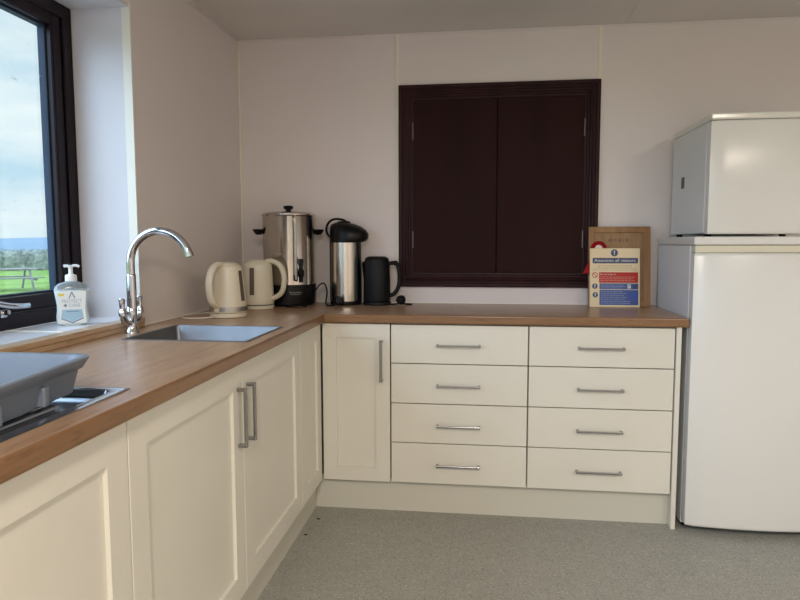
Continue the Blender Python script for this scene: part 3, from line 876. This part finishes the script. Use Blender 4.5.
bmesh.ops.recalc_face_normals(own, faces=own.faces[:])
obj('ribbon_ruffle', own, M['rosette'], t)
bm = lathe([(0, 0), (.021, 0), (.0215, .002), (.018, .0035), (0, .004)], 28); move(bm, Matrix.Rotation(PI / 2, 4, 'X')); move(bm, Matrix.Translation((0, -.0022, 0)))
obj('centre_button', bm, M['ivory'], t, True)
bm = poly([(-.034, -.025), (-.012, -.033), (-.052, -.150), (-.066, -.138), (-.088, -.144)], -.0020, .0012)
obj('ribbon_tail', bm, M['rosette'], t)
bm = poly([(-.016, -.030), (.010, -.034), (-.014, -.150), (-.026, -.140), (-.038, -.150)], -.0032, .0011)
obj('ribbon_tail', bm, M['rosette'], t)

# notice board
nx, ny = 1.917, -.113
NL = FL
t = thing('visitor_notice', 'cream safety notice with blue and red panels leaning on the wooden frame', 'notice', (nx, ny, H + .0004), (-NL, 0, 0))
t.scale = (.945, 1, .985)
nw, nh = .250, .291
obj('board', box(-nw / 2, nw / 2, -.003, .001, 0, nh, .0012, 1), M['sign_board'], t)
yf2 = -.0036
def panel(name, x0, x1, z0, z1, m, r=.006, y=yf2, par=None):
    pts = [((x0 + x1) / 2 + x, (z0 + z1) / 2 + z) for x, z in rrect((x1 - x0) / 2, (z1 - z0) / 2, r, 4)]
    return obj(name, poly(pts, y, .0007), m, par or t)
def disc(name, x, z, r, m, y=yf2, par=None):
    return obj(name, poly([(x + r * math.cos(2 * PI * k / 32), z + r * math.sin(2 * PI * k / 32)) for k in range(32)], y, .0007), m, par or t)
def words(name, s, x, z, size, m, w=None, align='CENTER', y=yf2 - .0004, par=None):
    bm = text_bm(s, size, w, .0002, align); move(bm, Matrix.Translation((x, y, z)))
    return obj(name, bm, m, par or t)
def bang(x, z, s, par, m=M['sign_white']):
    bm = poly([(x - .22 * s, z + .62 * s), (x + .22 * s, z + .62 * s), (x + .12 * s, z - .22 * s), (x - .12 * s, z - .22 * s)], yf2 - .0005, .0004)
    poly([(x + .17 * s * math.cos(2 * PI * k / 12), z - .48 * s + .17 * s * math.sin(2 * PI * k / 12)) for k in range(12)], yf2 - .0005, .0004, bm)
    obj('exclamation_mark', bm, m, par)
d = disc('mandatory_symbol', -.002, .268, .0175, M['sign_navy']); bang(-.002, .268, .017, d)
p_ = panel('title_panel', -.111, .115, .216, .243, M['sign_navy'], .005)
words('title_lettering', 'Attention all visitors', 0.0, .2235, .0205, M['sign_white'], .205, par=p_)
def dashes(par, x0, x1, z, m, h=.0032):
    """A line of lettering too small to read in the photograph: short uneven strokes."""
    x = x0; bm = None; rnd = random.Random(int(z * 1e5) + int(x0 * 1e4))
    while x < x1 - .004:
        w = rnd.uniform(.006, .017); bm = box(x, min(x + w, x1), yf2 - .0004, yf2 - .0001, z, z + h, bm=bm); x += w + .0035
    o = obj('small_print', bm, m, par); o['kind'] = 'stuff'; return o
for z, a in ((.204, -.085), (.196, -.09), (.187, -.105)): dashes(t, a, -a, z, M['sign_grey'], .0028)
panel('rule_line', -.114, .118, .1805, .1815, M['sign_grey'], .0002)
p_ = panel('prohibition_panel', -.078, .116, .120, .172, M['sign_red'], .002)
words('warning_lettering', 'Do not enter if', -.074, .158, .0125, M['sign_white'], None, 'LEFT', par=p_)
for z, b in ((.147, .10), (.138, .09), (.129, .105)): dashes(p_, -.072, b, z, M['sign_pink'], .0028)
# prohibition ring
ring = tube([(-.099 + .0125 * math.cos(2 * PI * k / 28), yf2, .158 + .0125 * math.sin(2 * PI * k / 28)) for k in range(29)], .0016, 6)
tube([(-.099 - .0085, yf2, .158 + .0085), (-.099 + .0085, yf2, .158 - .0085)], .0014, 6, bm=ring)
obj('prohibition_symbol', ring, M['sign_red'], t)
p_ = panel('instruction_panel', -.076, .117, .088, .117, M['sign_blue'], .004)
for z, b in ((.108, .045), (.100, .05), (.093, .04)): dashes(p_, -.070, b, z, M['sign_pale'], .0026)
panel('picture_patch', .062, .080, .091, .114, M['label_grey'], .002, yf2 - .0003, p_)
disc('picture_spot', .074, .099, .006, M['sign_white'], yf2 - .0006, p_)
disc('picture_spot', .100, .103, .010, M['sign_navy'], yf2 - .0004, p_)
d = disc('mandatory_symbol', -.099, .103, .0135, M['sign_navy']); bang(-.099, .103, .013, d)
p_ = panel('instruction_panel', -.076, .117, .010, .085, M['sign_blue'], .004)
for z, b in ((.075, .04), (.066, .055), (.057, .045), (.047, .06), (.037, .05), (.027, .075), (.018, .08)): dashes(p_, -.070, b, z, M['sign_pale'], .0028)
obj('bright_patch', poly([(.058, .078), (.115, .072), (.115, .040), (.060, .042), (.074, .058)], yf2 - .0004, .0003), M['sign_blue2'], p_)
d = disc('mandatory_symbol', -.097, .060, .0135, M['sign_navy']); bang(-.097, .060, .013, d)

# ------------------------------------------------------------------ fridge and freezer
fx0, fx1, fyf, fyb = 2.134, 2.690, -.590, -.025
t = thing('fridge', 'tall white refrigerator standing on the floor right of the drawers', 'fridge', (fx0, fyb, 0))
obj('body', box(fx0, fx1, fyf + .062, fyb, .022, 1.211, .004), M['white2'], t, world=True)
obj('top_panel', box(fx0 - .002, fx1 + .002, fyf + .002, fyb, 1.213, 1.247, .006, 3), M['white'], t, world=True)
# slightly bowed door
def bowed_door(x0, x1, y_edge, bow, yb, z0, z1, r=.012):
    loops = []
    n_ = 16
    for z, inset in ((z0, r * .6), (z0 + r * .4, .002), (z0 + r, 0), (z1 - r, 0), (z1 - r * .4, .002), (z1, r * .6)):
        L = []
        for k in range(n_ + 1):
            u = k / n_; x = x0 + (x1 - x0) * u
            yy = y_edge - bow * (1 - (2 * u - 1) ** 2) + inset
            if k in (0, n_): yy += .006
            L.append((x + (inset * .6 if k == 0 else -inset * .6 if k == n_ else 0), yy, z))
        L += [(x1 - inset * .6, yb, z), (x0 + inset * .6, yb, z)]
        loops.append(L)
    return loft(loops)
obj('door', bowed_door(fx0 + .001, fx1, fyf, .022, fyf + .055, .034, 1.180), M['white'], t, True, world=True)
obj('door_cap', box(fx0 + .003, fx1 - .003, fyf + .006, fyf + .056, 1.181, 1.211, .003), M['offwhite'], t, world=True)
obj('door_seal', box(fx0 + .008, fx1 - .008, fyf + .054, fyf + .064, .05, 1.205), M['dark'], t, world=True)
for x in (fx0 + .045, fx1 - .045):
    for y in (fyf + .10, fyb - .05):
        obj('foot', lathe([(0, 0), (.018, 0), (.018, .02), (0, .024)], 16, cx=x, cy=y), M['dark'], t, world=True)
obj('plinth_grille', box(fx0 + .01, fx1 - .01, fyf + .075, fyf + .085, .006, .03), M['dark'], t, world=True)

gx0, gx1, gyf, gyb = 2.174, 2.690, -.608, -.085
t = thing('freezer', 'small white tabletop freezer standing on top of the fridge', 'freezer', (gx0, gyb, 1.247))
obj('body', box(gx0, gx1, gyf + .056, gyb, 1.2600, 1.706, .004), M['white2'], t, world=True)
obj('door', bowed_door(gx0 + .001, gx1, gyf, .006, gyf + .050, 1.257, 1.704, .010), M['white'], t, True, world=True)
obj('door_seal', box(gx0 + .006, gx1 - .006, gyf + .049, gyf + .057, 1.27, 1.70), M['dark'], t, world=True)
obj('top_panel', box(gx0 - .001, gx1 + .001, gyf + .001, gyb, 1.7065, 1.734, .008, 3), mat('glossy_white_edge', (.78, .76, .69), .12), t, world=True)
for x in (gx0 + .03, gx1 - .03):
    for y in (gyf + .09, gyb - .04):
        obj('foot', lathe([(0, 1.2471), (.013, 1.2471), (.015, 1.261), (0, 1.261)], 14, cx=x, cy=y), M['dark'], t, world=True)
mk = obj('rating_sticker', box(gx0 - .0006, gx0, -.275, -.230, 1.465, 1.516), mat('dark_sticker', (.05, .055, .07), .4), t, world=True)

# ------------------------------------------------------------------ crumbs on the floor
for (x, y, r_), lab in (((.566, -.64, .006), 'small dark crumb on the floor close to the corner kickboard'), ((.552, -.80, .006), 'small dark crumb on the floor farther along the left kickboard')):
    bm = lathe([(0, 0), (r_ * .8, .0002), (r_, r_ * .3), (r_ * .6, r_ * .7), (0, r_ * .8)], 9, sx=1.3, sy=.8)
    o = obj('floor_crumb', bm, M['crumb'], loc=(x, y, .0002)); tag(o, lab, 'crumb', 'crumbs on the floor')

# ------------------------------------------------------------------ outdoors
GZ = -.40
bm = bmesh.new()
vs = [bm.verts.new(p) for p in ((-600, -200, GZ), (-.5, -200, GZ), (-.5, 700, GZ), (-600, 700, GZ))]
bm.faces.new(vs)
lawn = struct('lawn', bm, M['grass'])
struct('bounce_paving', box(-5.5, -.34, -30, 14, GZ - .05, GZ + .03), mottle(mat('bounce_paving_grey', (.42, .42, .43), .9), (.40, .40, .41), (.47, .47, .48), 3))  # unseen grey strip added to cut green bounce off the lawn
t = thing('picnic_table', 'weathered grey wooden picnic table on the grass outside the window', 'picnic table', (-15.13, 17.22, GZ), (0, 0, math.atan2(.8, .6)))
bm = None
for k in range(5): bm = box(-1.0, 1.0, -.36 + k * .147, -.36 + k * .147 + .135, .71, .75, .005, 1, bm=bm)
obj('tabletop', bm, M['picnic'], t)
for s in (-1, 1):
    bm = box(-1.0, 1.0, s * .75 - .13, s * .75 - .005, .42, .46, .005, 1); box(-1.0, 1.0, s * .75 + .005, s * .75 + .13, .42, .46, .005, 1, bm=bm)
    obj('bench', bm, M['picnic'], t)
for x in (-.70, .70):
    for s in (-1, 1):
        loops = [[(x + a, s * y + b, z) for a, b in ((-.025, -.05), (.025, -.05), (.025, .05), (-.025, .05))] for y, z in ((.66, 0), (.25, .71))]
        obj('leg', loft(loops), M['picnic'], t)
    obj('cross_beam', box(x + .026, x + .066, -.86, .86, .34, .42, .004, 1), M['picnic'], t)
# hedge: dense clumps on a core, running across the view
rnd = random.Random(3)
hd_o = bpy.data.objects.new('hedge', None)
ctr = Vector((-27.2, 32.4, GZ)); ux_ = Vector((.80, .60, 0)).normalized(); vx_ = Vector((-.60, .80, 0))
own = bmesh.new()
bmesh.ops.create_grid(own, x_segments=200, y_segments=20, size=1)
for v in own.verts:
    a = v.co.x; th = (v.co.y + 1) / 2 * PI
    v.co = Vector((a * 22, -.7 * math.cos(th) + .05 * math.sin(a * 150 + th * 9), 1.15 * math.sin(th) ** .5 + .05 * math.sin(a * 97) + .04 * math.sin(a * 231 + 1)))
for _ in range(15000):
    a = rnd.uniform(-22, 22); th = rnd.uniform(0.02, PI * .75)
    p = Vector((a, -.72 * math.cos(th) + rnd.uniform(-.1, .1), 1.15 * math.sin(th) ** .5 + rnd.uniform(-.05, .14)))
    n = Vector((rnd.uniform(-1, 1), rnd.uniform(-1, 0), rnd.uniform(-.3, 1))).normalized()
    t1 = n.orthogonal().normalized(); t2 = n.cross(t1); s = rnd.uniform(.025, .075)
    own.faces.new([own.verts.new(p + t1 * (s * c1) + t2 * (s * c2)) for c1, c2 in ((-1, 0), (0, -.5), (1, 0), (0, .5))])
rm = Matrix(((ux_.x, vx_.x, 0, ctr.x), (ux_.y, vx_.y, 0, ctr.y), (0, 0, 1, ctr.z), (0, 0, 0, 1)))
move(own, rm)
bpy.data.objects.remove(hd_o)
hg = obj('hedge', own, M['hedge']); tag(hg, 'long grey-green hedge across the far edge of the lawn', 'hedge')
# far hill
own = bmesh.new(); rows = []
for k in range(61):
    u = -1 + 2 * k / 60
    c0 = Vector((-49, 60, GZ)) + ux_ * (u * 260)
    h_ = 3.0 + 0.7 * math.sin(u * 7 + 1) + .35 * math.sin(u * 17)
    rows.append([own.verts.new(c0 + vx_ * d_ + Vector((0, 0, z_))) for d_, z_ in ((0, 0), (12, .32), (120, 1.2), (235, h_ + .3), (330, 0))])
for A, B in zip(rows, rows[1:]):
    for j in range(4): own.faces.new((A[j], B[j], B[j + 1], A[j + 1]))
bmesh.ops.recalc_face_normals(own, faces=own.faces[:])
struct('hills', own, M['hill'], smooth=True)

# ------------------------------------------------------------------ sky
W = bpy.data.worlds.new('World'); S.world = W; W.use_nodes = True
n, l = W.node_tree.nodes, W.node_tree.links
n.clear()
out = n.new('ShaderNodeOutputWorld'); bg = n.new('ShaderNodeBackground')
tc = n.new('ShaderNodeTexCoord'); mp = n.new('ShaderNodeMapping'); mp.inputs['Scale'].default_value = (2.2, 2.2, 7.5); mp.inputs['Location'].default_value = (.35, 0, .0)
nz = n.new('ShaderNodeTexNoise'); nz.inputs['Scale'].default_value = 2.2; nz.inputs['Detail'].default_value = 7; nz.inputs['Roughness'].default_value = .55
cr = n.new('ShaderNodeValToRGB'); e = cr.color_ramp.elements
e[0].position = .30; e[0].color = (.55, .76, .90, 1); e[1].position = .62; e[1].color = (.88, .97, 1.0, 1)
x = e.new(.48); x.color = (.74, .88, .96, 1)
# bright sky zone added outside the view, high left, to light the recess
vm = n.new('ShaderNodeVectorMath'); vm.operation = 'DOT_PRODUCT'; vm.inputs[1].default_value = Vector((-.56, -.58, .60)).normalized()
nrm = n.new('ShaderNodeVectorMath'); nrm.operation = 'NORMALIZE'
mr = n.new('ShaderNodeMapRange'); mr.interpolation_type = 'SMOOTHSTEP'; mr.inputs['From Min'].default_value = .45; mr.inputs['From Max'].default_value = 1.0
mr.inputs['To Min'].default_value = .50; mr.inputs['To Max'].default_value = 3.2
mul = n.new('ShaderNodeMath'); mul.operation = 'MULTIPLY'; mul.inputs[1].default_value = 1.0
l.new(tc.outputs['Generated'], nrm.inputs[0]); l.new(nrm.outputs[0], mp.inputs['Vector']); l.new(mp.outputs[0], nz.inputs['Vector'])
mxc = n.new('ShaderNodeMix'); mxc.data_type = 'RGBA'; mxc.inputs['B'].default_value = (.56, .74, 1.0, 1)  # bluer tint for the added bright zone
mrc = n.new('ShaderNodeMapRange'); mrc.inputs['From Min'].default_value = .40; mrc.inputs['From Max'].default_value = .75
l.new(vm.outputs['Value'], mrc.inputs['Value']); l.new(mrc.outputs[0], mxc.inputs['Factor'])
l.new(nz.outputs['Fac'], cr.inputs['Fac']); l.new(cr.outputs['Color'], mxc.inputs['A']); l.new(mxc.outputs['Result'], bg.inputs['Color'])
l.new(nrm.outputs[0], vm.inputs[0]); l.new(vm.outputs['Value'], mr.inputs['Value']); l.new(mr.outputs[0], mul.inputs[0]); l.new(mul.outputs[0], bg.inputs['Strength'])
l.new(bg.outputs[0], out.inputs[0])

# daylight portal in the window opening (guides sampling only)
def area(name, loc, rot, sx, sy, power, col, portal=False):
    L = bpy.data.lights.new(name, 'AREA'); L.shape = 'RECTANGLE'; L.size = sx; L.size_y = sy; L.energy = power; L.color = col
    if portal: L.cycles.is_portal = True
    o = bpy.data.objects.new(name, L); COL.objects.link(o); o.location = loc; o.rotation_euler = rot
    return o
area('window_portal', (-.34, (WL + RY) / 2, (SZ + WT) / 2), (0, R(-90), 0), WT - SZ, RY - WL, 1, (1, 1, 1), True)
# ceiling light panels of the room
area('fill_window_portal', (xm_, RZ - .11, (BZ0 + BZ1) / 2), (R(90), 0, 0), BX1 - BX0, BZ1 - BZ0, 1, (1, 1, 1), True)  # sampling portal of the added rear window
area('ceiling_lamp_right', (3.1, -3.7, HC - .03), (0, 0, 0), .3, 1.2, 18, (1, .87, .72))
area('ceiling_lamp_left', (1.35, -4.3, HC - .03), (0, 0, 0), .3, 1.2, 33, (1, .90, .80))

# ------------------------------------------------------------------ camera
cam = bpy.data.cameras.new('camera'); co = bpy.data.objects.new('camera', cam); COL.objects.link(co)
yaw, pitch, roll = .1277, -.0879, -.0018
cam.sensor_width = 36; cam.lens = 651.16 / 800 * 36; cam.clip_end = 2000; cam.clip_start = .02
fwd = Vector((-math.sin(yaw) * math.cos(pitch), math.cos(yaw) * math.cos(pitch), math.sin(pitch)))
rt = Vector((math.cos(yaw), math.sin(yaw), 0)); upv = rt.cross(fwd)
r_ = math.cos(roll) * rt + math.sin(roll) * upv; u_ = -math.sin(roll) * rt + math.cos(roll) * upv
mx = Matrix(((r_.x, u_.x, -fwd.x, 1.2842), (r_.y, u_.y, -fwd.y, -3.3697), (r_.z, u_.z, -fwd.z, 1.2246), (0, 0, 0, 1)))
co.matrix_world = mx
S.camera = co
S.view_settings.view_transform = 'Standard'; S.view_settings.look = 'None'
S.view_settings.gamma = 1.0; S.view_settings.exposure = 1.14; S.view_settings.use_curve_mapping = False
